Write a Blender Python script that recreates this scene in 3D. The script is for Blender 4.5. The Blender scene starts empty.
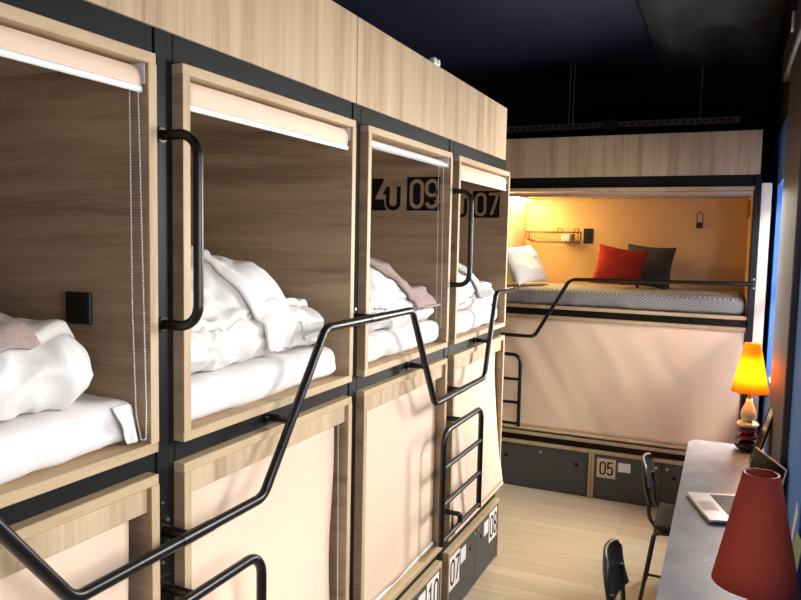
import bpy, bmesh, math, random
from mathutils import Vector, Matrix, noise
from mathutils.bvhtree import BVHTree
PI = math.pi
C = bpy.context.scene.collection
random.seed(7)

# ------------------------------------------------------------------ materials
def srgb(r, g, b):
    f = lambda c: (c/255/12.92) if c/255 <= .04045 else ((c/255+.055)/1.055)**2.4
    return (f(r), f(g), f(b), 1)

def new_mat(name):
    m = bpy.data.materials.new(name); m.use_nodes = True
    nt = m.node_tree; b = nt.nodes['Principled BSDF']
    return m, nt, b

def plain(name, col, rough=.5, metal=0, noise_amt=0.0, nscale=30, bump=0, spec=.5, bscale=None):
    m, nt, b = new_mat(name)
    b.inputs['Roughness'].default_value = rough
    b.inputs['Metallic'].default_value = metal
    b.inputs['Specular IOR Level'].default_value = spec
    b.inputs['Base Color'].default_value = col
    tc = nt.nodes.new('ShaderNodeTexCoord')
    n = nt.nodes.new('ShaderNodeTexNoise'); n.inputs['Scale'].default_value = nscale; n.inputs['Detail'].default_value = 4
    nt.links.new(tc.outputs['Object'], n.inputs['Vector'])
    r = nt.nodes.new('ShaderNodeValToRGB')
    k = noise_amt
    r.color_ramp.elements[0].position = .3; r.color_ramp.elements[1].position = .7
    r.color_ramp.elements[0].color = (col[0]*(1-k), col[1]*(1-k), col[2]*(1-k), 1)
    r.color_ramp.elements[1].color = (min(1, col[0]*(1+k)), min(1, col[1]*(1+k)), min(1, col[2]*(1+k)), 1)
    nt.links.new(n.outputs['Fac'], r.inputs['Fac']); nt.links.new(r.outputs['Color'], b.inputs['Base Color'])
    if bump:
        n2 = nt.nodes.new('ShaderNodeTexNoise'); n2.inputs['Scale'].default_value = bscale or nscale*6; n2.inputs['Detail'].default_value = 3
        nt.links.new(tc.outputs['Object'], n2.inputs['Vector'])
        bp = nt.nodes.new('ShaderNodeBump'); bp.inputs['Strength'].default_value = bump; bp.inputs['Distance'].default_value = .004
        nt.links.new(n2.outputs['Fac'], bp.inputs['Height']); nt.links.new(bp.outputs['Normal'], b.inputs['Normal'])
    return m

def wood(name, axis, light, mid, dark, rough=.55, cross=11, along=.7, contrast=1.0):
    """oak laminate, grain running along axis (0,1,2) of the object"""
    m, nt, b = new_mat(name)
    b.inputs['Roughness'].default_value = rough
    b.inputs['Specular IOR Level'].default_value = .35
    tc = nt.nodes.new('ShaderNodeTexCoord'); oi = nt.nodes.new('ShaderNodeObjectInfo')
    off = nt.nodes.new('ShaderNodeVectorMath'); off.operation = 'ADD'
    mul = nt.nodes.new('ShaderNodeMath'); mul.operation = 'MULTIPLY'; mul.inputs[1].default_value = 37
    nt.links.new(oi.outputs['Random'], mul.inputs[0])
    nt.links.new(tc.outputs['Object'], off.inputs[0]); nt.links.new(mul.outputs[0], off.inputs[1])
    def stretched(a, c, detail, rg=.55, dist=.0):
        mp = nt.nodes.new('ShaderNodeMapping')
        s = [c, c, c]; s[axis] = a
        mp.inputs['Scale'].default_value = s
        n = nt.nodes.new('ShaderNodeTexNoise'); n.inputs['Scale'].default_value = 1
        n.inputs['Detail'].default_value = detail; n.inputs['Roughness'].default_value = rg; n.inputs['Distortion'].default_value = dist
        nt.links.new(off.outputs[0], mp.inputs['Vector']); nt.links.new(mp.outputs[0], n.inputs['Vector'])
        return n
    n1 = stretched(along, cross, 5, .6, .4)
    n2 = stretched(along*6, cross*14, 2)
    mx = nt.nodes.new('ShaderNodeMath'); mx.operation = 'MULTIPLY_ADD'; mx.inputs[1].default_value = .35
    nt.links.new(n2.outputs['Fac'], mx.inputs[0]); nt.links.new(n1.outputs['Fac'], mx.inputs[2])
    r = nt.nodes.new('ShaderNodeValToRGB'); cr = r.color_ramp
    cr.elements[0].position = .675-.2*contrast; cr.elements[0].color = dark
    cr.elements[1].position = .675+.2*contrast; cr.elements[1].color = light
    e = cr.elements.new(.66); e.color = mid
    nt.links.new(mx.outputs[0], r.inputs['Fac']); nt.links.new(r.outputs['Color'], b.inputs['Base Color'])
    bp = nt.nodes.new('ShaderNodeBump'); bp.inputs['Strength'].default_value = .12; bp.inputs['Distance'].default_value = .002
    nt.links.new(n2.outputs['Fac'], bp.inputs['Height']); nt.links.new(bp.outputs['Normal'], b.inputs['Normal'])
    return m

OAK = (srgb(204, 180, 147), srgb(190, 165, 131), srgb(166, 139, 107))
M = {}
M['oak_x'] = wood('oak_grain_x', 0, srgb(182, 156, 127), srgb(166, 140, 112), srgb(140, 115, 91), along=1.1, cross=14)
M['oak_y'] = wood('oak_grain_y', 1, *OAK)
M['oak_z'] = wood('oak_grain_z', 2, srgb(205, 182, 150), srgb(190, 165, 133), srgb(164, 138, 108), cross=16)
M['edge'] = wood('oak_edge', 1, srgb(198, 174, 140), srgb(188, 163, 128), srgb(173, 147, 113), along=2)
M['edge_z'] = wood('oak_edge_upright', 2, srgb(198, 174, 140), srgb(188, 163, 128), srgb(175, 149, 115), along=2)
M['pale'] = wood('pale_oak', 2, srgb(226, 205, 172), srgb(218, 195, 160), srgb(204, 178, 142))
M['tan'] = plain('tan_laminate', srgb(186, 150, 106), .6, noise_amt=.04, nscale=6)
M['black'] = plain('black_powder_coat', srgb(15, 16, 16), .5, noise_amt=.08, nscale=60, bump=.05, spec=.25)
M['tube'] = plain('black_tube', srgb(15, 15, 15), .33, noise_amt=.06, nscale=40)
M['steel'] = plain('zinc_steel', srgb(190, 190, 188), .3, .9)
M['tray'] = plain('grey_channel', srgb(112, 103, 95), .6, .2, .1)
M['fabric_beige'] = plain('beige_blind_fabric', srgb(230, 204, 181), .9, noise_amt=.025, nscale=7, bump=.1, bscale=500, spec=.15)
M['white_bar'] = plain('white_plastic', srgb(240, 240, 238), .35)
M['linen'] = plain('white_linen', srgb(222, 219, 216), .85, noise_amt=.012, nscale=10, bump=.12, bscale=90, spec=.2)
M['linen_grey'] = plain('offwhite_linen', srgb(216, 210, 205), .85, noise_amt=.015, nscale=10, bump=.12, bscale=90, spec=.2)
M['sheet'] = plain('white_sheet', srgb(226, 221, 220), .9, noise_amt=.01, nscale=8, bump=.1, bscale=60, spec=.2)
M['towel_mauve'] = plain('mauve_terry', srgb(176, 156, 149), 1, noise_amt=.16, nscale=260, bump=.7, bscale=420, spec=.1)
M['towel_white'] = plain('white_terry', srgb(224, 221, 220), 1, noise_amt=.03, nscale=200, bump=.5, bscale=420, spec=.1)
M['red_fabric'] = plain('brick_red_fabric', srgb(146, 44, 33), .95, noise_amt=.08, nscale=120, bump=.3, bscale=400, spec=.1)
M['dark_fabric'] = plain('charcoal_fabric', srgb(62, 60, 58), .95, noise_amt=.1, nscale=120, bump=.3, bscale=400, spec=.1)
M['anthracite'] = plain('anthracite_laminate', srgb(70, 72, 72), .5, noise_amt=.04, nscale=20)
M['paper'] = plain('paper_label', srgb(238, 232, 222), .7, noise_amt=.01)
M['beige_label'] = plain('beige_label', srgb(214, 196, 170), .7, noise_amt=.01)
M['white_card'] = plain('white_card', srgb(236, 238, 246), .6)
M['ink'] = plain('black_ink', srgb(16, 15, 14), .7, spec=.2)
M['socket'] = plain('black_socket', srgb(26, 25, 25), .35)
M['gold'] = plain('brass', srgb(200, 150, 70), .25, .9)
M['wire'] = plain('dark_wire', srgb(70, 52, 34), .35, .8)
M['seat_black'] = plain('black_seat', srgb(38, 36, 34), .45, noise_amt=.1)
M['chair_tube'] = plain('graphite_tube', srgb(72, 70, 66), .35, .6)
M['silver'] = plain('brushed_aluminium', srgb(188, 184, 180), .38, .75)
M['key'] = plain('keyboard_black', srgb(52, 46, 44), .5)
M['screen'] = plain('screen_glass', srgb(16, 18, 20), .12)
M['shade_red'] = plain('red_lampshade', srgb(158, 66, 53), .9, noise_amt=.06, nscale=150, bump=.25, bscale=500, spec=.1)
M['ivory'] = plain('ivory_glaze', srgb(230, 220, 180), .2)
M['stone_cream'] = plain('cream_stone', srgb(214, 196, 150), .3)
M['stone_red'] = plain('oxblood_glaze', srgb(120, 32, 28), .2)
M['stone_dark'] = plain('dark_glaze', srgb(52, 20, 18), .18)
M['brown'] = plain('dark_brown_paint', srgb(72, 60, 56), .5, noise_amt=.06, nscale=3)
M['black_wall'] = plain('black_wall_paint', srgb(14, 14, 16), .9, noise_amt=.2, nscale=3)
M['back_room'] = plain('grey_wall_paint', srgb(200, 195, 188), .9)
M['card_green'] = plain('leaflet_green', srgb(150, 165, 130), .6)
M['nylon'] = plain('clear_plastic', srgb(225, 225, 222), .25)

# blue boarded wall: fine vertical grooves
m, nt, b = new_mat('blue_wall_paint'); M['blue'] = m
b.inputs['Base Color'].default_value = srgb(84, 146, 236); b.inputs['Roughness'].default_value = .6
tc = nt.nodes.new('ShaderNodeTexCoord'); wv = nt.nodes.new('ShaderNodeTexWave'); wv.bands_direction = 'Y'
wv.inputs['Scale'].default_value = 9; wv.inputs['Distortion'].default_value = .6
nt.links.new(tc.outputs['Object'], wv.inputs['Vector'])
bp = nt.nodes.new('ShaderNodeBump'); bp.inputs['Strength'].default_value = .35; bp.inputs['Distance'].default_value = .006
nt.links.new(wv.outputs['Fac'], bp.inputs['Height']); nt.links.new(bp.outputs['Normal'], b.inputs['Normal'])

# navy ceiling
m, nt, b = new_mat('navy_ceiling'); M['navy'] = m
b.inputs['Base Color'].default_value = srgb(24, 29, 50); b.inputs['Roughness'].default_value = .5
tc = nt.nodes.new('ShaderNodeTexCoord'); n = nt.nodes.new('ShaderNodeTexNoise'); n.inputs['Scale'].default_value = 2.2
nt.links.new(tc.outputs['Object'], n.inputs['Vector'])
bp = nt.nodes.new('ShaderNodeBump'); bp.inputs['Strength'].default_value = .25; bp.inputs['Distance'].default_value = .05
nt.links.new(n.outputs['Fac'], bp.inputs['Height']); nt.links.new(bp.outputs['Normal'], b.inputs['Normal'])

# floor planks along x
m, nt, b = new_mat('oak_floor'); M['floor'] = m
b.inputs['Roughness'].default_value = .5
tc = nt.nodes.new('ShaderNodeTexCoord')
br = nt.nodes.new('ShaderNodeTexBrick'); br.offset = .37; br.inputs['Scale'].default_value = 1
br.inputs['Brick Width'].default_value = .95; br.inputs['Row Height'].default_value = .11; br.inputs['Mortar Size'].default_value = .0012
br.inputs['Color1'].default_value = srgb(224, 205, 174); br.inputs['Color2'].default_value = srgb(210, 188, 154); br.inputs['Mortar'].default_value = srgb(160, 138, 108)
nt.links.new(tc.outputs['Object'], br.inputs['Vector'])
mp = nt.nodes.new('ShaderNodeMapping'); mp.inputs['Scale'].default_value = (2, 30, 1)
n = nt.nodes.new('ShaderNodeTexNoise'); n.inputs['Scale'].default_value = 1; n.inputs['Detail'].default_value = 6
nt.links.new(tc.outputs['Object'], mp.inputs['Vector']); nt.links.new(mp.outputs[0], n.inputs['Vector'])
r = nt.nodes.new('ShaderNodeValToRGB'); r.color_ramp.elements[0].position = .3; r.color_ramp.elements[1].position = .7
r.color_ramp.elements[0].color = (.84, .81, .77, 1); r.color_ramp.elements[1].color = (1.0, 1.0, 1.0, 1)
nt.links.new(n.outputs['Fac'], r.inputs['Fac'])
mx = nt.nodes.new('ShaderNodeMixRGB'); mx.blend_type = 'MULTIPLY'; mx.inputs[0].default_value = .8
nt.links.new(br.outputs['Color'], mx.inputs[1]); nt.links.new(r.outputs['Color'], mx.inputs[2])
nt.links.new(mx.outputs[0], b.inputs['Base Color'])

# slate desk with pale scratches
m, nt, b = new_mat('slate_laminate'); M['slate'] = m
b.inputs['Roughness'].default_value = .42
tc = nt.nodes.new('ShaderNodeTexCoord')
n = nt.nodes.new('ShaderNodeTexNoise'); n.inputs['Scale'].default_value = 5; n.inputs['Detail'].default_value = 8; n.inputs['Distortion'].default_value = 1
nt.links.new(tc.outputs['Object'], n.inputs['Vector'])
r = nt.nodes.new('ShaderNodeValToRGB'); r.color_ramp.elements[0].position = .3; r.color_ramp.elements[1].position = .75
r.color_ramp.elements[0].color = srgb(106, 108, 113); r.color_ramp.elements[1].color = srgb(138, 141, 147)
nt.links.new(n.outputs['Fac'], r.inputs['Fac'])
n2 = nt.nodes.new('ShaderNodeTexNoise'); n2.inputs['Scale'].default_value = 9; n2.inputs['Detail'].default_value = 3; n2.inputs['Distortion'].default_value = 2.5
nt.links.new(tc.outputs['Object'], n2.inputs['Vector'])
r2 = nt.nodes.new('ShaderNodeValToRGB'); cr = r2.color_ramp
cr.elements[0].position = .485; cr.elements[0].color = (0, 0, 0, 1); cr.elements[1].position = .515; cr.elements[1].color = (0, 0, 0, 1)
e = cr.elements.new(.5); e.color = (.5, .5, .5, 1)
nt.links.new(n2.outputs['Fac'], r2.inputs['Fac'])
n3 = nt.nodes.new('ShaderNodeTexNoise'); n3.inputs['Scale'].default_value = 3
nt.links.new(tc.outputs['Object'], n3.inputs['Vector'])
r3 = nt.nodes.new('ShaderNodeValToRGB'); r3.color_ramp.elements[0].position = .5; r3.color_ramp.elements[1].position = .65
nt.links.new(n3.outputs['Fac'], r3.inputs['Fac'])
mm = nt.nodes.new('ShaderNodeMixRGB'); mm.blend_type = 'MULTIPLY'; mm.inputs[0].default_value = 1
nt.links.new(r2.outputs['Color'], mm.inputs[1]); nt.links.new(r3.outputs['Color'], mm.inputs[2])
ad = nt.nodes.new('ShaderNodeMixRGB'); ad.blend_type = 'ADD'; ad.inputs[0].default_value = .7
nt.links.new(r.outputs['Color'], ad.inputs[1]); nt.links.new(mm.outputs[0], ad.inputs[2])
nt.links.new(ad.outputs[0], b.inputs['Base Color'])

# grey herringbone bedspread
m, nt, b = new_mat('grey_herringbone'); M['herring'] = m
b.inputs['Roughness'].default_value = .95; b.inputs['Specular IOR Level'].default_value = .1
tc = nt.nodes.new('ShaderNodeTexCoord'); sp = nt.nodes.new('ShaderNodeSeparateXYZ'); nt.links.new(tc.outputs['Object'], sp.inputs[0])
def mth(op, a, bb=None, c=None):
    q = nt.nodes.new('ShaderNodeMath'); q.operation = op
    for i, v in enumerate((a, bb, c)):
        if v is None: continue
        if isinstance(v, (int, float)): q.inputs[i].default_value = v
        else: nt.links.new(v, q.inputs[i])
    return q.outputs[0]
zz = mth('PINGPONG', sp.outputs[0], .016)
yz = mth('SUBTRACT', sp.outputs[2], sp.outputs[1])
sn = mth('SINE', mth('MULTIPLY', mth('ADD', yz, zz), 330))
r = nt.nodes.new('ShaderNodeValToRGB'); r.color_ramp.elements[0].position = .35; r.color_ramp.elements[1].position = .8
r.color_ramp.elements[0].color = srgb(118, 116, 115); r.color_ramp.elements[1].color = srgb(162, 159, 156)
nt.links.new(mth('MULTIPLY_ADD', sn, .5, .5), r.inputs['Fac']); nt.links.new(r.outputs['Color'], b.inputs['Base Color'])

# lit lampshade: translucent orange cloth
m, nt, b = new_mat('orange_lampshade'); M['shade_orange'] = m
tr = nt.nodes.new('ShaderNodeBsdfTranslucent'); tr.inputs['Color'].default_value = (1, .58, .10, 1)
df = nt.nodes.new('ShaderNodeBsdfDiffuse'); df.inputs['Color'].default_value = srgb(240, 140, 40)
mxs = nt.nodes.new('ShaderNodeMixShader'); mxs.inputs[0].default_value = .5
nt.links.new(df.outputs[0], mxs.inputs[1]); nt.links.new(tr.outputs[0], mxs.inputs[2])
nt.links.new(mxs.outputs[0], nt.nodes['Material Output'].inputs['Surface'])

def emit(name, col, s):
    m, nt, b = new_mat(name)
    b.inputs['Emission Color'].default_value = col; b.inputs['Emission Strength'].default_value = s
    b.inputs['Base Color'].default_value = (.8, .8, .8, 1)
    return m
M['bulb'] = emit('bulb_glow', (1, .72, .32, 1), 40)
M['led'] = emit('led_glow', (1, .72, .28, 1), 70)

# ------------------------------------------------------------------ mesh helpers
def bm_box(bm, x0, x1, y0, y1, z0, z1, bev=.0015):
    r = bmesh.ops.create_cube(bm, size=1)
    vs = r['verts']
    for v in vs:
        v.co = Vector((x0+(v.co.x+.5)*(x1-x0), y0+(v.co.y+.5)*(y1-y0), z0+(v.co.z+.5)*(z1-z0)))
    if bev and min(x1-x0, y1-y0, z1-z0) > 2.5*bev:
        es = list({e for v in vs for e in v.link_edges})
        bmesh.ops.bevel(bm, geom=es, offset=bev, segments=1, affect='EDGES', profile=.5)
    return bm

def box(*a, bev=.0015):
    return bm_box(bmesh.new(), *a, bev=bev)

def fillet(pts, rad, n=6):
    pts = [Vector(p) for p in pts]; out = [pts[0]]
    for i in range(1, len(pts)-1):
        a, p, c = pts[i-1], pts[i], pts[i+1]
        d1 = (a-p); d2 = (c-p); l1, l2 = d1.length, d2.length; d1.normalize(); d2.normalize()
        ang = d1.angle(d2)
        if ang > PI-.02: out.append(p); continue
        t = min(rad/math.tan(ang/2), l1*.49, l2*.49); r = t*math.tan(ang/2)
        p1 = p+d1*t; p2 = p+d2*t
        cen = p+(d1+d2).normalized()*(r/math.sin(ang/2))
        v1 = p1-cen; v2 = p2-cen; th = v1.angle(v2)
        for k in range(n+1):
            s = k/n
            v = (v1*math.sin((1-s)*th)+v2*math.sin(s*th))/math.sin(th)
            out.append(cen+v)
    out.append(pts[-1]); return out

def tube(bm, pts, r, seg=12, closed=False, cap=True):
    pts = [Vector(p) for p in pts]; n = len(pts)
    tang = []
    for i in range(n):
        a = pts[(i-1) % n] if (closed or i > 0) else pts[i]
        c = pts[(i+1) % n] if (closed or i < n-1) else pts[i]
        tang.append((c-a).normalized())
    t0 = tang[0]; up = Vector((0, 0, 1)) if abs(t0.z) < .9 else Vector((1, 0, 0))
    nrm = t0.cross(up).normalized(); rings = []
    for i in range(n):
        if i:
            ax = tang[i-1].cross(tang[i])
            if ax.length > 1e-7: nrm = Matrix.Rotation(tang[i-1].angle(tang[i]), 3, ax.normalized()) @ nrm
        bn = tang[i].cross(nrm)
        rr = r[i] if isinstance(r, (list, tuple)) else r
        rings.append([bm.verts.new(pts[i]+(nrm*math.cos(2*PI*k/seg)+bn*math.sin(2*PI*k/seg))*rr) for k in range(seg)])
    for i in range(n if closed else n-1):
        A, B = rings[i], rings[(i+1) % n]
        for k in range(seg): bm.faces.new((A[k], A[(k+1) % seg], B[(k+1) % seg], B[k]))
    if cap and not closed:
        bm.faces.new(rings[0][::-1]); bm.faces.new(rings[-1])
    return bm

def tubes(*paths, r=.012, seg=12):
    bm = bmesh.new()
    for p in paths: tube(bm, p, r, seg)
    return bm

def lathe(bm, prof, cx, cy, seg=32, cap0=True, cap1=True):
    rings = []
    for (r, z) in prof:
        rings.append([bm.verts.new((cx+r*math.cos(2*PI*k/seg), cy+r*math.sin(2*PI*k/seg), z)) for k in range(seg)])
    for A, B in zip(rings, rings[1:]):
        for k in range(seg): bm.faces.new((A[k], A[(k+1) % seg], B[(k+1) % seg], B[k]))
    if cap0: bm.faces.new(rings[0][::-1])
    if cap1: bm.faces.new(rings[-1])
    return bm

def cyl(p, q, r, seg=16):
    return tube(bmesh.new(), [p, q], r, seg)

def add_cyl(bm, p, q, r, seg=16): return tube(bm, [p, q], r, seg)

WL = {}
def obj(name, bm, mat, parent=None, smooth=True, origin=None, ang=.6, sub=0, solid=None):
    me = bpy.data.meshes.new(name)
    bmesh.ops.recalc_face_normals(bm, faces=bm.faces)
    vs = [v.co for v in bm.verts]
    if origin is None:
        lo = Vector((min(v.x for v in vs), min(v.y for v in vs), min(v.z for v in vs)))
        hi = Vector((max(v.x for v in vs), max(v.y for v in vs), max(v.z for v in vs)))
        origin = Vector(((lo.x+hi.x)/2, (lo.y+hi.y)/2, lo.z))
    origin = Vector(origin)
    for v in bm.verts: v.co -= origin
    bm.to_mesh(me); bm.free()
    mats = mat if isinstance(mat, (list, tuple)) else [mat]
    for q in mats: me.materials.append(q)
    if smooth:
        me.shade_smooth(); me.set_sharp_from_angle(angle=ang)
    o = bpy.data.objects.new(name, me); C.objects.link(o)
    if parent:
        o.parent = parent; o.location = origin-WL[parent.name]
    else: o.location = origin
    WL[o.name] = origin
    if solid:
        md = o.modifiers.new('thickness', 'SOLIDIFY'); md.thickness = solid; md.offset = 0
    if sub:
        md = o.modifiers.new('smooth', 'SUBSURF'); md.levels = sub; md.render_levels = sub
    return o

def tag(o, label, cat, group=None):
    o['label'] = label; o['category'] = cat
    if group: o['group'] = group
    return o

def thing(name, loc, label, cat, group=None):
    o = bpy.data.objects.new(name, None); C.objects.link(o); o.location = loc
    o.empty_display_size = .1
    WL[o.name] = Vector(loc)
    return tag(o, label, cat, group)

def struct(name, bm, mat, parent=None, **k):
    o = obj(name, bm, mat, parent, **k)
    if not parent: o['kind'] = 'structure'
    return o

# ---- flat lettering: strokes in a unit glyph box (w .5, h 1)
def arc(cx, cy, rx, ry, a0, a1, n=8):
    return [(cx+rx*math.cos(math.radians(a0+(a1-a0)*i/n)), cy+ry*math.sin(math.radians(a0+(a1-a0)*i/n))) for i in range(n+1)]
def glyph(ch):
    w, h = .46, 1.0; r = w/2
    if ch == '0': return [(arc(r, h-r, r, r, 0, 180)+arc(r, r, r, r, 180, 360), True)]
    if ch == '1': return [([(.06, .80), (.26, .99), (.26, 0)], False)]
    if ch == '5': return [([(w, h), (.04, h), (.02, .56)]+arc(r, .60-.26+.0, r, .28, 120, 0)[0:]+arc(r, r*.95, r, r*.95, 0, -170), False)]
    if ch == '7': return [([(0, h), (w, h), (.14, 0)], False)]
    if ch == '8': return [(arc(r, .75, r*.9, .25, 0, 360, 16)[:-1], True), (arc(r, .25, r, .25, 0, 360, 16)[:-1], True)]
    if ch == '9': return [(arc(r, h-r, r, r, 0, 180)+arc(r, .64, r, .2, 180, 360), True), ([(w, .64), (w, r)]+arc(r, r, r, r, 0, -165), False)]
    if ch == '6': return [(arc(r, r, r, r, 180, 360)+arc(r, .36, r, .2, 0, 180), True), ([(0, .36), (0, h-r)]+arc(r, h-r, r, r, 180, 15), False)]
    return []
def ribbon2d(pts, closed, t):
    P = [Vector(p) for p in pts]; n = len(P); L, R = [], []
    for i in range(n):
        a = P[(i-1) % n] if (closed or i) else None; c = P[(i+1) % n] if (closed or i < n-1) else None
        d1 = (P[i]-a).normalized() if a is not None else (c-P[i]).normalized()
        d2 = (c-P[i]).normalized() if c is not None else d1
        n1 = Vector((-d1.y, d1.x)); n2 = Vector((-d2.y, d2.x)); mm = n1+n2
        mm = mm.normalized() if mm.length > 1e-6 else n1
        k = t/2/max(.45, mm.dot(n1))
        L.append(P[i]+mm*k); R.append(P[i]-mm*k)
    return L, R
class Plane2D:
    """maps (s,t) on a face to the place: o + s*u + t*v, n out of the face"""
    def __init__(s, o, u, v, n): s.o, s.u, s.v, s.n = Vector(o), Vector(u), Vector(v), Vector(n)
    def __call__(s, p, d): return s.o+s.u*p[0]+s.v*p[1]+s.n*d
def add_prism(bm, pl, poly, d0, d1):
    A = [bm.verts.new(pl(p, d0)) for p in poly]; B = [bm.verts.new(pl(p, d1)) for p in poly]
    bm.faces.new(A[::-1]); bm.faces.new(B); n = len(A)
    for i in range(n): bm.faces.new((A[i], A[(i+1) % n], B[(i+1) % n], B[i]))
def add_stroke(bm, pl, pts, closed, t, d0, d1):
    L, R = ribbon2d(pts, closed, t); n = len(L)
    V = [[bm.verts.new(pl(q, d)) for q in X] for X in (L, R) for d in (d0, d1)]
    L0, L1, R0, R1 = V
    for i in range(n if closed else n-1):
        j = (i+1) % n
        bm.faces.new((L1[i], L1[j], R1[j], R1[i])); bm.faces.new((L0[i], R0[i], R0[j], L0[j]))
        bm.faces.new((L0[i], L0[j], L1[j], L1[i])); bm.faces.new((R0[i], R1[i], R1[j], R0[j]))
    if not closed:
        for i in (0, n-1): bm.faces.new((L0[i], L1[i], R1[i], R0[i]))
def lettering(pl, text, x, y, h, wscale, t, d0, d1, gap=.22):
    bm = bmesh.new(); cx = x
    for ch in text:
        for pts, closed in glyph(ch):
            add_stroke(bm, pl, [(cx+p[0]*h*wscale, y+p[1]*h) for p in pts], closed, t, d0, d1)
        cx += h*wscale*(.46+gap)
    return bm

# ---- soft goods
def fbm(p, f, seed, o=3):
    v = 0; a = 1; q = Vector(p)*f+Vector((seed*7.3, seed*3.1, seed*5.7))
    for i in range(o):
        v += a*noise.noise(q); q = q*2.03; a *= .5
    return v
def ridge(p, f, seed):
    return 1-2*abs(noise.noise(Vector(p)*f+Vector((seed*4.7, seed*8.1, seed*2.9))))

def softbox(c, s, r, n=(24, 24, 12), amp=.006, f=9, seed=1, rot=0, tilt=(0, 0), bulge=0, crease=.5, grooves=(), knot=None):
    """rounded soft block, wrinkled; c = centre of its base"""
    bm = bmesh.new()
    bmesh.ops.create_cube(bm, size=2)
    h = Vector(s)/2
    # grid each face
    bm.free(); bm = bmesh.new(); cache = {}
    def vert(p):
        k = (round(p[0], 5), round(p[1], 5), round(p[2], 5))
        if k not in cache: cache[k] = bm.verts.new(p)
        return cache[k]
    for ax in range(3):
        a, b_ = [(1, 2), (2, 0), (0, 1)][ax]
        for sg in (-1, 1):
            for i in range(n[a]):
                for j in range(n[b_]):
                    q = []
                    for di, dj in ((0, 0), (1, 0), (1, 1), (0, 1)):
                        p = [0, 0, 0]; p[ax] = sg; p[a] = -1+2*(i+di)/n[a]; p[b_] = -1+2*(j+dj)/n[b_]
                        q.append(vert(p))
                    if sg < 0: q.reverse()
                    bm.faces.new(q)
    rm = min(r, h.x*.98, h.y*.98, h.z*.98)
    for v in bm.verts:
        p = Vector((v.co.x*h.x, v.co.y*h.y, v.co.z*h.z))
        inn = Vector([max(-(h[i]-rm), min(h[i]-rm, p[i])) for i in range(3)])
        d = p-inn
        if d.length > 1e-9:
            # square shell to rounded corner
            q = d/rm; mlen = max(abs(q.x), abs(q.y), abs(q.z))
            p = inn+d.normalized()*rm*mlen
        if bulge: p.z += bulge*max(0, 1-(p.x/h.x)**2)*max(0, 1-(p.y/h.y)**2)*(1 if p.z > 0 else 0)
        v.co = p
    bm.normal_update()
    nr = {v: v.normal.copy() for v in bm.verts}
    for v in bm.verts:
        p = v.co.copy()
        q = p+Vector((fbm(p, 5, seed+9, 2), fbm(p, 5, seed+19, 2), fbm(p, 5, seed+29, 2)))*.05
        rg = max(0, ridge(Vector((q.x*.7, q.y*.8, q.z*1.6)), f*1.1, seed+3)); r2 = max(0, ridge(Vector((q.x, q.y*1.2, q.z*.8)), f*2.1, seed+13))
        w = amp*(fbm(p, f*.6, seed)*.9+crease*(rg**2*1.1+r2**2*.55-.5))
        for (zg, dep) in grooves:
            if nr[v].x > .1 or abs(nr[v].y) > .3:
                w -= dep*math.exp(-((p.z/h.z-zg-.12*fbm(p, 4, seed+7, 2))/.11)**2)
        if knot and nr[v].x > .2:
            dy, dz = p.y-knot[0], p.z-knot[1]; rr = math.hypot(dy, dz); an = math.atan2(dz, dy)
            w += .010*math.exp(-(rr/.055)**2)*math.cos(7*an+30*rr)-.016*math.exp(-(rr/.014)**2)
        v.co = p+nr[v]*w
    R = Matrix.Rotation(rot, 3, 'Z') @ Matrix.Rotation(tilt[0], 3, 'X') @ Matrix.Rotation(tilt[1], 3, 'Y')
    for v in bm.verts: v.co = R @ v.co+Vector((c[0], c[1], c[2]+h.z))
    return bm

def pillow(c, a, b_, th, R, n=30, amp=.006, f=8, seed=1, pinch=.10, sag=0):
    """pillow in its own plane (a by b half sizes), R rotates it to the place"""
    bm = bmesh.new(); g = {}
    for sd in (1, -1):
        for i in range(n+1):
            for j in range(n+1):
                u = -1+2*i/n; v = -1+2*j/n
                if sd < 0 and (i in (0, n) or j in (0, n)):
                    g[sd, i, j] = g[1, i, j]; continue
                x = a*u*(1-pinch*(1-v*v)*u*u); y = b_*v*(1-pinch*(1-u*u)*v*v)
                t = th*((1-u**4)**.6)*((1-v**4)**.6)*(.72+.28*(1-u*u)*(1-v*v))
                p = Vector((x, y, sd*t))
                e = min(1-abs(u), 1-abs(v)); k = min(1, e*5+.25)
                q_ = p+Vector((fbm(p, 5, seed+9, 2), fbm(p, 5, seed+19, 2), 0))*.06
                rg = max(0, ridge(q_, f*.9, seed+2)); r2 = max(0, ridge(q_, f*2.0, seed+12))
                w = amp*k*(fbm(p, f*.6, seed)+1.2*rg**2+.5*r2**2-.5)
                p.z += w*(1 if sd > 0 else -1)
                if sag: p.z -= sag*(u*u+v*v)*.5
                g[sd, i, j] = bm.verts.new(R @ p+Vector(c))
    for sd in (1, -1):
        for i in range(n):
            for j in range(n):
                q = [g[sd, i, j], g[sd, i+1, j], g[sd, i+1, j+1], g[sd, i, j+1]]
                if sd < 0: q.reverse()
                try: bm.faces.new(q)
                except ValueError: pass
    return bm
def rot(x=0, y=0, z=0):
    return Matrix.Rotation(z, 3, 'Z') @ Matrix.Rotation(y, 3, 'Y') @ Matrix.Rotation(x, 3, 'X')

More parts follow.
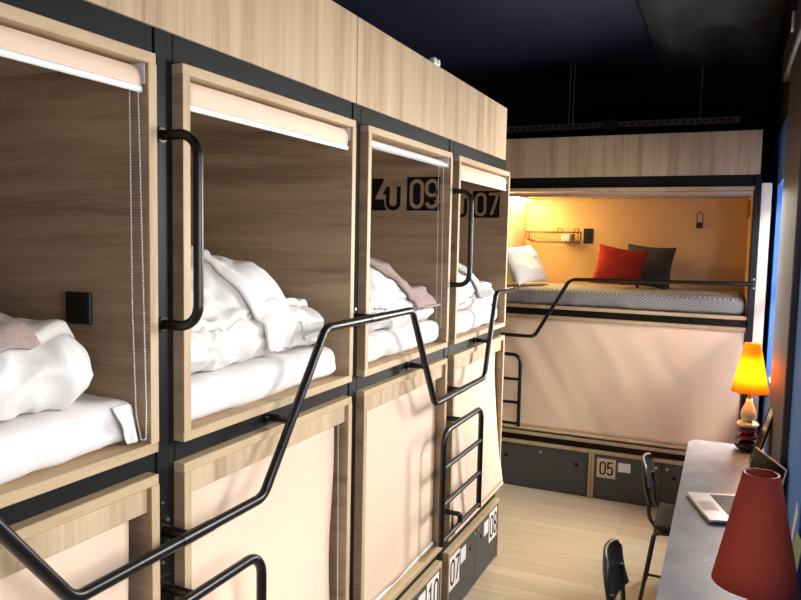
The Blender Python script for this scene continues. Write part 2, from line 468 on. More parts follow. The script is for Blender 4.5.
def drape(path_fn, nu, nv, targets, off=.006, zmin=None, smooth=3, amp=0, seed=1):
    """cloth grid dropped onto targets; path_fn(u,v) -> (x,y,ztop,zfloor)"""
    trees = []
    for t in targets:
        bmt = bmesh.new(); bmt.from_mesh(t.data); bmt.transform(Matrix.Translation(WL[t.name])); trees.append(BVHTree.FromBMesh(bmt)); bmt.free()
    Z = [[0]*(nv+1) for _ in range(nu+1)]; XY = {}
    for i in range(nu+1):
        for j in range(nv+1):
            x, y, z0 = path_fn(i/nu, j/nv); best = z0
            for dx, dy in ((0, 0), (.012, 0), (-.012, 0), (0, .012), (0, -.012)):
                for tr in trees:
                    h = tr.ray_cast(Vector((x+dx, y+dy, 5)), Vector((0, 0, -1)))
                    if h[0] is not None: best = max(best, h[0].z+off)
            Z[i][j] = best; XY[i, j] = (x, y)
    for _ in range(smooth):
        Z2 = [r[:] for r in Z]
        for i in range(nu+1):
            for j in range(nv+1):
                s = [Z[a][b_] for a, b_ in ((i-1, j), (i+1, j), (i, j-1), (i, j+1)) if 0 <= a <= nu and 0 <= b_ <= nv]
                Z2[i][j] = max(Z[i][j]*.999, .5*Z[i][j]+.5*sum(s)/len(s)) if smooth else Z[i][j]
        Z = Z2
    bm = bmesh.new(); V = {}
    for i in range(nu+1):
        for j in range(nv+1):
            x, y = XY[i, j]; w = amp*fbm((x, y, Z[i][j]), 14, seed)
            V[i, j] = bm.verts.new((x, y, Z[i][j]+abs(w)))
    for i in range(nu):
        for j in range(nv): bm.faces.new((V[i, j], V[i+1, j], V[i+1, j+1], V[i, j+1]))
    return bm

def settle(o, targets, lift=.002, thick=.016, floor=None):
    """press the underside of a soft thing onto the things below it"""
    me = o.data; org = WL[o.name]; trees = []
    for t in targets:
        bmt = bmesh.new(); bmt.from_mesh(t.data); bmt.transform(Matrix.Translation(WL[t.name])); trees.append(BVHTree.FromBMesh(bmt)); bmt.free()
    up = [n.vector.z > .05 for n in me.vertex_normals]
    for v in me.vertices:
        p = v.co+org; top = floor if floor is not None else -9
        for tr in trees:
            h = tr.ray_cast(Vector((p.x, p.y, 5)), Vector((0, 0, -1)))
            if h[0] is not None: top = max(top, h[0].z+lift)
        lo = top+(thick if up[v.index] else 0)
        if p.z < lo: v.co.z = lo-org.z
    me.update()
    return o

# ------------------------------------------------------------------ measurements
T = .024
PODS = [(.094, .944), (1.028, 1.875), (1.968, 2.810), (2.898, 3.752)]
UB, UT, LB, LT = 1.3697, 2.25, .409, 1.3185
POSTS = [.056, .986, 1.9215, 2.854]
FX = -.027
YB = 5.0
XR = 1.42          # right wall
YEND = 5.96
CEIL = 3.2
ORD = ['nearest', 'second', 'third', 'farthest']

# ------------------------------------------------------------------ the setting
struct('floor', box(-2.15, 1.6, -2.6, 6.1, -.06, 0, bev=0), M['floor'], origin=(0, 0, 0))
struct('ceiling', box(-2.15, 1.6, -2.6, 6.1, CEIL, CEIL+.06, bev=0), M['navy'])
struct('wall_left', box(-2.2, -2.1, -2.6, 6.1, 0, CEIL, bev=0), M['black_wall'])
struct('wall_back', box(-2.1, 1.6, YEND, YEND+.1, 0, CEIL, bev=0), M['black_wall'])
struct('wall_front', box(-2.1, 1.6, -2.6, -2.5, 0, CEIL, bev=0), M['back_room'])
WIN = [(-1.9, -.6), (.0, 1.15), (1.95, 2.88), (4.12, 4.97)]  # first opening is added, unseen behind the camera, to let in fill light
WZ0, WZ1 = 1.05, 2.25
WZL = [1.2, 1.2, 1.72, 1.05]   # sills: the farthest window is a high one
bm = bmesh.new(); X0, X1 = XR, XR+.14
bm_box(bm, X0, X1, -2.5, YEND, 0, WZ0, bev=0)
bm_box(bm, X0, X1, -2.5, YEND, WZ1, 2.61, bev=0)
edges = [-2.5]+[e for w in WIN for e in w]+[YEND]
for a, c in zip(edges[::2], edges[1::2]): bm_box(bm, X0, X1, a, c, WZ0, WZ1, bev=0)
for (a, c), zl in zip(WIN, WZL):
    if zl > WZ0: bm_box(bm, X0, X1, a, c, WZ0, zl, bev=0)
struct('wall_right', bm, M['blue'], origin=(XR, 0, 0))
struct('trim_2', box(X0, X1, -2.5, YEND, 2.612, CEIL, bev=0), M['black_wall'])
struct('trim_1', box(XR-.028, XR+.001, 3.02, 3.98, 0, 2.9, bev=.004), M['brown'])
for i, (a, c) in enumerate(WIN):
    bm = bmesh.new()
    zl = WZL[i]
    for q in ((a, a+.05, zl, WZ1), (c-.05, c, zl, WZ1), (a, c, zl, zl+.05), (a, c, WZ1-.05, WZ1), (a+.05, c-.05, (zl+WZ1)/2-.02, (zl+WZ1)/2+.02)):
        bm_box(bm, XR+.06, XR+.10, *q)
    struct(f'window_{i+1}', bm, M['white_bar'])

# ------------------------------------------------------------------ steel frame of the left row
fr = thing('bunk_frame', (-.06, 1.9, 0), 'black steel frame of posts and beams carrying the long left row of sleeping pods', 'bunk frame')
for y in POSTS:
    bm = box(-.095, FX, y-.019, y+.019, 0, 2.315)
    bm_box(bm, -.11, FX-.004, y-.0410, y-.0205, 0, 2.315); bm_box(bm, -.11, FX-.003, y+.0205, y+.0410, 0, 2.315)
    obj('post', bm, M['black'], fr)
obj('post', box(-.16, -.10, 3.756, 3.79, 0, 2.315), M['black'], fr)
for z0, z1 in ((.352, LB-.001), (LT+.001, UB-.001), (UT+.001, 2.315)):
    bm = bmesh.new()
    for a, c in zip([POSTS[0]]+POSTS[1:], POSTS[1:]+[3.80]):
        bm_box(bm, -.09, FX-.002, a+.0415, c-.0415, z0, z1)
    obj('beam', bm, M['black'], fr)
for y in POSTS:
    for z in (1.09, 1.235):
        obj('bolt', cyl((FX-.002, y-.006, z), (FX+.004, y-.006, z), .004, 8), M['steel'], fr)

# fascia panels over the left row
for i, (a, c, lab) in enumerate(((.0, 1.919, 'vertical-grained oak fascia panel above the two nearest upper sleeping pods'),
                                 (1.923, 3.734, 'vertical-grained oak fascia panel above the two far upper pods of left row'))):
    tag(obj('fascia_panel', box(-.05, -.025, a, c, 2.316, 2.603), M['oak_z']), lab, 'panel', 'oak fascia panels along the left row')

# ------------------------------------------------------------------ pods of the left row
def sign_plate(pl, w, h, text, parent, plate_mat, ink_mat, hh, ws, t, x0, y0, gap=.22, lab=None):
    bm = bmesh.new(); add_prism(bm, pl, [(0, 0), (w, 0), (w, h), (0, h)], 0, .0015)
    p = obj('number_plate', bm, plate_mat, parent, smooth=False)
    obj('number', lettering(pl, text, x0, y0, hh, ws, t, .0012, .0022, gap), ink_mat, p, smooth=False)
    if lab: p['label'] = lab
    return p

UPLAB = ['nearest upper oak pod, cut by the left photo edge, with a black wall socket inside',
         'second upper oak pod from the left, with a white towel on its bedding',
         'third upper oak pod, number 09 on its inner side wall',
         'farthest upper oak pod of the left row, number 07 inside']
LOLAB = ['nearest lower oak pod at the bottom left corner, its beige blind drawn down',
         'second lower oak pod from the left, blind drawn beneath the white-towel pod',
         'third lower oak pod with blind drawn, above the 10 locker',
         'farthest lower oak pod of left row, blind drawn behind the ladder']
upods = []
for i, (a, c) in enumerate(PODS):
    for lv, (z0, z1) in enumerate(((UB, UT), (LB, LT))):
        p = thing('sleeping_pod', (-.975, (a+c)/2, z0), (UPLAB if lv == 0 else LOLAB)[i], 'sleeping pod',
                  'upper sleeping pods of the left row' if lv == 0 else 'lower sleeping pods of the left row')
        mx_ = M['oak_x']
        obj('floor_board', box(-1.95, -.001, a, c, z0, z0+T), M['edge'] if lv == 0 else M['edge'], p)
        obj('top_board', box(-1.95, -.001, a, c, z1-T, z1), M['edge'], p)
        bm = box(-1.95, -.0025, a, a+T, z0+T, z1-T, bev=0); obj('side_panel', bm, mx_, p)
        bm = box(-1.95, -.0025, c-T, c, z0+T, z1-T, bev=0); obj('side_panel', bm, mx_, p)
        for e in ((a, a+T), (c-T, c)): obj('edge_band', box(-.0024, 0, e[0], e[1], z0+T, z1-T, bev=0), M['edge_z'], p)
        obj('back_panel', box(-1.974, -1.951, a, c, z0, z1), M['oak_y'], p)
        if lv == 1:
            obj('pelmet', box(-.030, -.014, a+T, c-T, 1.234, z1-T), M['oak_z'], p)
        if lv == 0: upods.append(p)

def yplane(y, x, z): return Plane2D((x, y, z), (1, 0, 0), (0, 0, 1), (0, -1, 0))
def xplane(x, y, z): return Plane2D((x, y, z), (0, 1, 0), (0, 0, 1), (1, 0, 0))

M['sign_wood'] = plain('sign_wood', srgb(160, 132, 102), .6, noise_amt=.05)
for i, txt in ((2, '09'), (3, '07')):
    yw = PODS[i][1]-T
    pl = yplane(yw, -.212, 1.991)
    sign_plate(pl, .163, .153, txt, upods[i], M['ink'], M['sign_wood'], .118, 1.0, .0165, .022, .017, gap=.18, lab='black square number plate %s on the inner side wall' % txt)
    k = .000556; q = lambda pts: [((x-430)*k, (408-y)*k*.94) for x, y in pts]
    bm = bmesh.new()
    add_prism(bm, pl, q([(108, 125), (220, 125), (135, 308), (222, 308), (222, 340), (230, 378), (246, 408), (108, 408)]), 0, .0015)
    add_prism(bm, pl, q([(244, 198), (206, 265), (244, 265)]), 0, .0015)
    us = [(255, 196), (255, 335)]+[(305+50*math.cos(math.radians(t)), 342+46*math.sin(math.radians(t))) for t in range(180, -1, -20)][0:]+[(355, 335), (355, 196)]
    us = [(x, y) for x, y in us]
    add_stroke(bm, pl, q(us), False, 34*k, 0, .0016)
    obj('logo_mark', bm, M['ink'], upods[i], smooth=False)

# sockets inside pod one
bm = box(-.249, -.169, PODS[0][1]-T-.010, PODS[0][1]-T-.0003, 1.650, 1.724, bev=.003)
s = thing('wall_socket', (-.218, PODS[0][1]-T, 1.65), 'square black double wall socket inside the nearest upper pod', 'socket')
obj('cover', bm, M['socket'], s)
obj('insert', box(-.243, -.212, PODS[0][1]-T-.0125, PODS[0][1]-T-.0102, 1.657, 1.717, bev=.001), M['tube'], s)
obj('insert', box(-.207, -.175, PODS[0][1]-T-.0125, PODS[0][1]-T-.0102, 1.657, 1.717, bev=.001), M['tube'], s)

# ------------------------------------------------------------------ roller blinds
def bead_chain(pts, step=.0065, r=.0021):
    bm = bmesh.new(); pts = [Vector(p) for p in pts]
    tube(bm, pts, .0007, 5)
    acc = 0
    for a, c in zip(pts, pts[1:]):
        L = (c-a).length; t = (step-acc) if acc else 0
        while t < L:
            bmesh.ops.create_icosphere(bm, subdivisions=1, radius=r, matrix=Matrix.Translation(a.lerp(c, t/L)))
            t += step
        acc = (L-(t-step)) % step
    return bm
UPB = ['rolled-up beige blind with white bottom bar across the nearest upper pod',
       'rolled-up beige blind with white bottom bar on second upper pod',
       'blind rolled up to its white bar over the 09 pod opening',
       'short beige blind hanging above the 07 on the farthest left pod']
bar_z = [2.163, 2.150, 2.186, 2.143]
for i, (a, c) in enumerate(PODS):
    y0, y1 = a+T+.004, c-T-.003
    b_ = thing('roller_blind', (-.045, (a+c)/2, 2.226), UPB[i], 'blind', 'rolled-up blinds of the upper pods')
    zb = bar_z[i]
    if i != 2:
        bm = bmesh.new(); n = 30
        prof = [(-.036, 2.217), (-.027, 2.218), (-.018, 2.208), (-.015, 2.195), (-.016, 2.18), (-.017, zb+.013)]
        V = []
        for k in range(n+1):
            y = y0+.004+(y1-y0-.008)*k/n
            V.append([bm.verts.new((x+.003*noise.noise((y*9+i*5, z*30, i)), y, z)) for x, z in prof])
        for k in range(n):
            for j in range(len(prof)-1): bm.faces.new((V[k][j], V[k+1][j], V[k+1][j+1], V[k][j+1]))
        obj('fabric', bm, M['fabric_beige'], b_, solid=.0012)
    obj('roll', cyl((-.040, y0+.004, 2.199), (-.040, y1-.004, 2.199), .0165 if i != 2 else .014, 20), M['fabric_beige'] if i != 2 else M['white_bar'], b_)
    obj('bottom_bar', box(-.022, -.012, y0+.002, y1, zb, zb+.014, bev=.003), M['white_bar'], b_)
    obj('bracket', box(-.06, -.014, y0-.003, y0-.0005, 2.178, 2.2255, bev=.0005), M['nylon'], b_)
    obj('bracket', box(-.06, -.009, y1+.0002, y1+.0022, 2.182, 2.2255, bev=.0005), M['nylon'], b_)
    if i in (0, 2):
        yc = y1+.0005
        zl = 1.40 if i == 0 else 1.46
        if i == 0:
            pts = [(-.046, yc-.006, 2.195), (-.044, yc-.006, 1.70), (-.036, yc-.006, 1.46), (-.022, yc-.006, 1.402), (-.008, yc-.006, 1.405), (-.006, yc-.006, 1.47), (-.012, yc-.006, 1.75), (-.022, yc-.006, 2.19)]
        else:
            pts = [(-.055, yc-.006, 2.195), (-.050, yc-.006, 1.52), (-.045, yc-.006, 1.462), (-.036, yc-.005, 1.447), (-.026, yc-.004, 1.47), (-.033, yc-.004, 2.19)]
        obj('bead_chain', bead_chain(pts), M['nylon'], b_)

LOB = ['drawn beige blind filling the nearest lower pod at the bottom left',
       'drawn beige blind filling the second lower pod, edge curling at right',
       'drawn beige blind on the third lower pod, crossed by ladder shadow',
       'drawn beige blind billowing out of the lower pod behind the ladder']
for i, (a, c) in enumerate(PODS):
    y0, y1 = a+T+.006, c-T-(.03 if i in (0, 1) else .012)
    b_ = thing('roller_blind', (-.04, (a+c)/2, .44), LOB[i], 'blind', 'drawn blinds of the lower pods')
    bm = bmesh.new(); nu, nz = 26, 30; V = {}
    zt, zbm = 1.29, (.447 if i != 3 else .452)
    for u in range(nu+1):
        for k in range(nz+1):
            s, t = u/nu, k/nz; y = y0+(y1-y0)*s; z = zt+(zbm-zt)*t
            x = -.042+.003*noise.noise((y*5, z*2.5, i*3))
            x += .010*t*math.sin(PI*s) if i < 3 else 0
            if i == 3:
                x += .056*max(0, (t-.2)/.8)**1.3; y += .045*t**3*s**3
            if i in (0, 1): y -= .012*math.sin(PI*t)*s**6; x += .006*s**8*math.sin(t*7)
            V[u, k] = bm.verts.new((x, y, z))
    for u in range(nu):
        for k in range(nz): bm.faces.new((V[u, k], V[u+1, k], V[u+1, k+1], V[u, k+1]))
    obj('fabric', bm, M['fabric_beige'], b_, solid=.0012)
    xo = .013 if i == 3 else -.038
    if i == 3: obj('bottom_bar', box(xo-.004, xo+.007, y0, y1+.042, zbm-.014, zbm, bev=.003), M['fabric_beige'], b_)
    else: obj('bottom_bar', box(xo-.006, xo+.006, y0, y1, zbm-.011, zbm+.006, bev=.003), M['white_bar'], b_)
    if i in (1, 2):
        yc = y1+.008 if i == 1 else y0-.003
        obj('bead_chain', bead_chain([(-.028, yc, 1.23), (-.024, yc, .9), (-.02, yc, .52), (-.014, yc-.001, .47)]), M['nylon'], b_)

# ------------------------------------------------------------------ lockers under the left row
def locker(name, lo, hi, plane, label, doors, frame_axis):
    """lo,hi along the row; plane(s,z) -> Plane2D at the front face; doors: dict per door"""
def left_locker(a, c, label, nums, detail):
    p = thing('locker_unit', (-.2, (a+c)/2, 0), label, 'locker', 'low lockers under the left row')
    z1 = .351
    bm = box(-.5, 0, a, c, z1-T, z1); obj('top_board', bm, M['edge'], p)
    for e in ((a, a+.018), (c-.018, c)): obj('side_panel', box(-.5, -.0005, e[0], e[1], .0, z1-T), M['oak_x'], p)
    mid = (a+c)/2+.008
    for k, (u, v) in enumerate(((a+.019, mid-.0015), (mid+.0015, c-.019))):
        d = obj('door', box(-.024, -.006, u, v, .004, z1-T-.002), M['anthracite'], p)
        near_mid = v if k == 0 else u
        sgn = -1 if k == 0 else 1
        obj('finger_hole', cyl((-.0065, near_mid+sgn*.09, .241), (-.0052, near_mid+sgn*.09, .241), .014), M['ink'], d)
        obj('lock', cyl((-.0065, near_mid+sgn*.03, .299), (.001, near_mid+sgn*.03, .299), .009), M['steel'], d)
        w = .15
        ys = u+.008 if k == 0 else v-.008-w
        if nums[k]:
            pl = xplane(-.006, ys, .140)
            sign_plate(pl, w, .172, nums[k], d, M['paper'], M['ink'], .118, .86, .0145, .022, .027, gap=.22, lab='white number label reading %s' % nums[k])
        yc = ys+w+.016 if k == 0 else ys-.016-.080
        bm = bmesh.new(); add_prism(bm, xplane(-.006, yc, .216), [(0, 0), (.080, 0), (.080, .078), (0, .078)], 0, .0012)
        obj('blank_card', bm, M['white_card'], d, smooth=False)
left_locker(*PODS[3], 'dark grey two-door locker unit numbered 07 and 08 beside the floor', ('07', '08'), 1)
left_locker(*PODS[2], 'dark grey locker unit with a 10 label at the bottom photo edge', ('09', '10'), 1)

# ------------------------------------------------------------------ guard rail, grab handles, ladders
RX = .052; RZ0, RZ1 = 1.166, 1.588
rail = thing('guard_rail', (RX, 1.9, RZ0), 'long black tubular guard rail stepping up and down along the left pods', 'guard rail')
def bz(y): return y
pts = [(RX, .02, RZ1), (RX, .33, RZ1), (RX, .655, RZ0), (RX, 1.275, RZ0), (RX, 1.598, RZ1), (RX, 2.262, RZ1), (RX, 2.525, RZ0), (RX, 3.215, RZ0), (RX, 3.37, RZ1), (RX, 3.70, RZ1)]
obj('rail', tube(bmesh.new(), fillet(pts, .055, 7), .0135, 14), M['tube'], rail)
for y, z in ((POSTS[1], RZ0), (POSTS[2], RZ1), (POSTS[3], RZ0)):
    bm = cyl((FX, y, z), (RX, y, z), .013); add_cyl(bm, (RX, y-.035, z), (RX, y+.075, z), .0148, 16)
    bm_box(bm, FX, FX+.004, y-.017, y+.017, z-.035, z+.035)
    obj('bracket', bm, M['tube'], rail)
    for dz in (-.026, .026): obj('bolt', cyl((FX+.003, y+.006, z+dz), (FX+.009, y+.006, z+dz), .0048, 8), M['steel'], rail)
for y, yr in ((1.42, 1.41), (2.475, 2.405), (3.27, 3.285)):
    z = 1.344
    # stub from the middle beam to the sloping tube
    def yat(z):
        for p, q in zip(pts, pts[1:]):
            if min(p[1], q[1]) <= yr <= max(p[1], q[1]) + .12 and abs(p[2]-q[2]) > .1:
                return p[1]+(q[1]-p[1])*(z-p[2])/(q[2]-p[2])
    yy = yat(z) or yr
    bm = cyl((FX, yy, z), (RX, yy, z), .0115); add_cyl(bm, (FX-.002, yy, z), (FX+.004, yy, z), .02)
    obj('bracket', bm, M['tube'], rail)
    obj('bolt', cyl((FX+.003, yy-.014, z+.004), (FX+.008, yy-.014, z+.004), .004, 8), M['steel'], rail)

for y, lab in ((POSTS[1], 'tall black D-shaped grab handle on post between first and second pods'), (POSTS[3], 'tall black D-shaped grab handle on post beside the 07 pod')):
    h = thing('grab_handle', (FX, y, 1.66), lab, 'handle', 'black grab handles on the posts')
    obj('bar', tube(bmesh.new(), fillet([(FX+.001, y, 2.083), (.078, y, 2.083), (.078, y, 1.655), (FX+.001, y, 1.655)], .055, 8), .0115, 14), M['tube'], h)
    for z in (2.083, 1.655):
        obj('flange', cyl((FX, y, z), (FX+.005, y, z), .0175), M['tube'], h)

def left_ladder(yc, lab):
    x = .066; hw = .265; z0, z1 = .525, 1.027
    l = thing('ladder', (x, yc, z0), lab, 'ladder', 'small black step ladders on the left row')
    obj('side_rail', tube(bmesh.new(), fillet([(x, yc-hw, z0-.01), (x, yc-hw, z1), (x, yc+hw, z1), (x, yc+hw, z0-.01)], .06, 8), .0135, 14), M['tube'], l)
    for k in range(3):
        z = z0+.006+k*.165
        obj('rung', cyl((x, yc-hw+.005, z), (x, yc+hw-.005, z), .0115, 14), M['tube'], l)
    for z in (z1, z0+.05):
        bm = cyl((FX, POSTS_NEAR(yc), z), (x, POSTS_NEAR(yc), z), .0115)
        bm_box(bm, FX, FX+.004, POSTS_NEAR(yc)-.017, POSTS_NEAR(yc)+.017, z-.03, z+.03)
        if z < z1: add_cyl(bm, (x, POSTS_NEAR(yc), z+.0), (x, POSTS_NEAR(yc), z0+.006), .0115)
        obj('bracket', bm, M['tube'], l)
def POSTS_NEAR(y): return min(POSTS, key=lambda q: abs(q-y))
left_ladder(2.872, 'black three-step ladder in front of the two far lower pods')
left_ladder(.985, 'black ladder whose rounded top shows at the bottom left edge')

# ------------------------------------------------------------------ bedding of the left pods
FLR = UB+T
MT = FLR+.104
BED = []
for i, (a, c) in enumerate(PODS):
    y0, y1 = a+T+.004, c-T-.004
    if i == 1: y1 -= .012
    lab = ['white sheeted mattress with a loose sheet corner in nearest upper pod', 'white sheeted mattress beneath the white towel bundle in second pod',
           'white sheeted mattress in the 09 pod under folded bedding', 'white sheeted mattress in the 07 pod under folded bedding'][i]
    mt = tag(obj('mattress', softbox((-.92, (y0+y1)/2, FLR+.003), (1.78, y1-y0, .100), .036, n=(80, 50, 12), amp=.007, f=6, seed=i+1, crease=.6), M['sheet'], ang=3), lab, 'mattress', 'mattresses in the upper pods')
    BED.append(mt)
T_ = tag

# pod one : plump duvet, pillow and greyish towel on it
a, c = PODS[0]
d = T_(obj('duvet', softbox((-.315, a+.40, MT+.009), (.52, .66, .150), .070, n=(56, 70, 26), amp=.020, f=7, seed=11, bulge=.02, tilt=(-.05, .02)), M['linen'], ang=3), 'plump folded white duvet in the nearest upper pod at the left photo edge', 'duvet', 'folded duvets in the upper pods')
settle(d, [BED[0]], .001, .05)
pw = T_(obj('pillow', pillow((-.30, a+.37, MT+.222), .25, .33, .066, rot(-.16, .34, 0), n=44, amp=.016, seed=3), M['linen_grey'], ang=3), 'off-white pillow on the duvet in the nearest upper pod', 'pillow', 'pillows in the upper pods')
settle(pw, [d], .002, .022, MT+.012)
tw = T_(obj('towel', drape(lambda u, v: (-.50+.43*u, a+.24+.30*v+.06*u, MT+.12), 44, 28, [d, pw], off=.006, smooth=2, amp=.010, seed=4), M['towel_mauve'], solid=.007, ang=3), 'greyish mauve towel draped over the bedding in the nearest pod', 'towel', 'towels on the bedding')
# loose sheet corner hanging off the mattress
bm = bmesh.new(); V = {}
for i in range(25):
    for k in range(25):
        s, t = i/24, k/24
        y = c-T-.085+.079*s; bend = max(0, s-.55)/.45
        x = -.030-.030*bend**2+.018*t*(1-.4*s)+.007*math.sin(s*9+1)*t
        z = FLR+.096-.012*bend-(.078+.010*math.sin(s*4))*t*(.35+.65*min(1, s*2.2))
        V[i, k] = bm.verts.new((x, y, max(z, FLR+.004)))
for i in range(24):
    for k in range(24): bm.faces.new((V[i, k], V[i+1, k], V[i+1, k+1], V[i, k+1]))
obj('sheet_corner', bm, M['linen'], BED[0], ang=3, solid=.002)

# pod two : rolled duvet, pillow and white towel over both
a, c = PODS[1]
d = T_(obj('duvet', softbox((-.315, a+.405, MT+.008), (.52, .74, .125), .060, n=(56, 76, 22), amp=.020, f=7, seed=21, knot=(-.25, .0), grooves=((.15, .006),)), M['linen'], ang=3), 'rolled white duvet beneath the white towel in the second upper pod', 'duvet', 'folded duvets in the upper pods')
settle(d, [BED[1]], .001, .05)
pw = T_(obj('pillow', pillow((-.265, a+.435, MT+.188), .25, .385, .105, rot(-.12, .46, .04), n=50, amp=.020, f=7, seed=5, pinch=.07, sag=.14), M['linen'], ang=3), 'crumpled white pillow on the rolled duvet in the second pod', 'pillow', 'pillows in the upper pods')
settle(pw, [d], .002, .022, MT+.012)
tw = T_(obj('towel', drape(lambda u, v: (-.44+.405*(1-(1-u)**1.5), a+.20+.20*u+.19*v, MT+.030), 56, 24, [d, pw], off=.006, smooth=2, amp=.002, seed=6), M['towel_white'], solid=.009, ang=3), 'folded white terry towel draped over the pillow in second pod', 'towel', 'towels on the bedding')

# pods three and four : duvet folded in two layers, pillow tipped forward, towel
a, c = PODS[2]
d = T_(obj('duvet', softbox((-.305, a+.405, MT+.008), (.53, .74, .115), .055, n=(56, 76, 26), amp=.016, f=7, seed=31, grooves=((.05, .026),), knot=(-.27, .02)), M['linen'], ang=3), 'folded white duvet under the mauve towel in the 09 pod', 'duvet', 'folded duvets in the upper pods')
settle(d, [BED[2]], .001, .05)
pw = T_(obj('pillow', pillow((-.240, a+.425, MT+.192), .25, .375, .085, rot(-.15, .46, -.03), n=50, amp=.014, f=7, seed=8, pinch=.08, sag=.11), M['linen'], ang=3), 'white pillow with a pointed corner in the 09 pod', 'pillow', 'pillows in the upper pods')
settle(pw, [d], .002, .022, MT+.012)
tw = T_(obj('towel', drape(lambda u, v: (-.45+.435*(1-(1-u)**1.5), a+.17+.36*u+.24*v, MT+.072), 56, 24, [d, pw], off=.006, smooth=2, amp=.002, seed=9), M['towel_mauve'], solid=.011, ang=3), 'mauve terry towel draped over the pillow in the 09 pod', 'towel', 'towels on the bedding')

a, c = PODS[3]
d = T_(obj('duvet', softbox((-.305, a+.405, MT+.008), (.53, .75, .095), .046, n=(56, 76, 20), amp=.015, f=7, seed=41), M['linen'], ang=3), 'folded white duvet in the 07 pod behind the guard rail', 'duvet', 'folded duvets in the upper pods')
settle(d, [BED[3]], .001, .05)
pw = T_(obj('pillow', pillow((-.240, a+.445, MT+.172), .25, .375, .080, rot(-.13, .44, -.02), n=50, amp=.013, f=7, seed=12, pinch=.08, sag=.09), M['linen'], ang=3), 'white pillow on the folded duvet in the 07 pod', 'pillow', 'pillows in the upper pods')
settle(pw, [d], .002, .022, MT+.012)
tw = T_(obj('towel', drape(lambda u, v: (-.44+.425*(1-(1-u)**1.5), a+.20+.26*u+.24*v, MT+.06), 56, 24, [d, pw], off=.006, smooth=2, amp=.002, seed=13), M['towel_white'], solid=.009, ang=3), 'white towel laid over the pillow in the 07 pod', 'towel', 'towels on the bedding')

# ------------------------------------------------------------------ far bunk
XL, XRB = -.47, 1.288
BD = 5.90
ff = thing('bunk_frame', (.4, 5.06, 0), 'black steel frame of the far bunk across the end of the room', 'bunk frame')
obj('post', box(1.2905, 1.326, 4.985, 5.06, 0, 2.3255), M['black'], ff)
obj('post', box(-.512, -.474, 5.005, 5.06, 0, 2.32), M['black'], ff)
for z0, z1 in ((.359, .408), (LT, UB-.001), (2.252, 2.325)):
    obj('beam', box(-.473, 1.290, 5.03, 5.07, z0, z1), M['black'], ff)
tag(obj('fascia_panel', box(-.6, 1.3145, 5.0, 5.022, 2.327, 2.612), M['oak_z']), 'vertical-grained oak fascia panel above the far bunk', 'panel')
tag(obj('filler_panel', box(1.328, 1.389, 5.0, 5.03, 0.0, 2.27), wood('whitewashed_oak', 2, srgb(246, 236, 216), srgb(241, 229, 206), srgb(232, 217, 190))), 'narrow pale oak upright beside the far bunk and blue wall', 'panel')
FUB = 1.3697
fu = thing('sleeping_pod', (.4, 5.45, FUB), 'upper far pod lit warm, with grey bedspread and red cushion', 'sleeping pod')
obj('floor_board', box(XL, XRB, YB, BD, FUB, FUB+T), M['edge'], fu)
obj('top_board', box(XL, XRB, YB, BD, UT-T, UT), M['edge'], fu)
obj('side_panel', box(XL, XL+T, YB+.002, BD, FUB+T, UT-T), M['oak_z'], fu)
obj('side_panel', box(XRB-.010, XRB, YB+.06, BD-.031, FUB+T, UT-T), M['tan'], fu)
obj('back_panel', box(XL+T, XRB, BD-.03, BD-.001, FUB+T, UT-T), M['tan'], fu)
fl = thing('sleeping_pod', (.4, 5.45, LB), 'lower far pod behind its drawn pinkish beige blind', 'sleeping pod')
obj('floor_board', box(XL, XRB, YB, BD, LB, LB+T), M['edge'], fl)
obj('top_board', box(XL, XRB, YB, BD, LT-T, LT), M['edge'], fl)
for e in ((XL, XL+T, YB), (XRB-.008, XRB, YB+.03)): obj('side_panel', box(e[0], e[1], e[2], BD, LB+T, LT-T), M['oak_z'], fl)
obj('back_panel', box(XL+T, XRB-T, BD-.03, BD-.001, LB+T, LT-T), M['tan'], fl)
# far drawn blind
b_ = thing('roller_blind', (.4, 5.02, .44), 'wide pinkish beige blind drawn down under the far bunk', 'blind')
bm = bmesh.new(); nu, nz = 60, 30; V = {}
for u in range(nu+1):
    for k in range(nz+1):
        s, t = u/nu, k/nz; x = XL+T+.003+(XRB-XL-T-.013)*s; z = 1.294-(1.294-.47)*t
        y = 5.020+.004*noise.noise((x*3, z*3, 1))+.005*noise.noise((x*8+z*5, z*2, 5))-.006*math.sin(PI*s)*t
        V[u, k] = bm.verts.new((x, y, z))
for u in range(nu):
    for k in range(nz): bm.faces.new((V[u, k], V[u+1, k], V[u+1, k+1], V[u, k+1]))
M['fabric_pink'] = plain('pinkish_blind_fabric', srgb(240, 214, 186), .9, noise_amt=.02, nscale=5, bump=.1, bscale=500, spec=.15)
obj('fabric', bm, M['fabric_pink'], b_, solid=.0012)
obj('bottom_bar', box(XL+T+.003, XRB-.010, 5.004, 5.018, .448, .468, bev=.003), M['pale'], b_)
# rolled blind of the upper far pod
b_ = thing('roller_blind', (.4, 5.03, 2.22), 'fully rolled-up blind along the top of the far upper bunk', 'blind')
obj('roll', cyl((-.38, 5.05, 2.208), (XRB-.016, 5.05, 2.208), .013, 16), M['fabric_beige'], b_)
obj('bottom_bar', box(-.38, XRB-.016, 5.024, 5.034, 2.188, 2.202, bev=.002), M['silver'], b_)
obj('bracket', box(-.386, -.382, 5.02, 5.07, 2.185, 2.2255, bev=.0005), M['nylon'], b_)
obj('bracket', box(XRB-.0155, XRB-.0105, 5.02, 5.07, 2.185, 2.2255, bev=.0005), M['nylon'], b_)

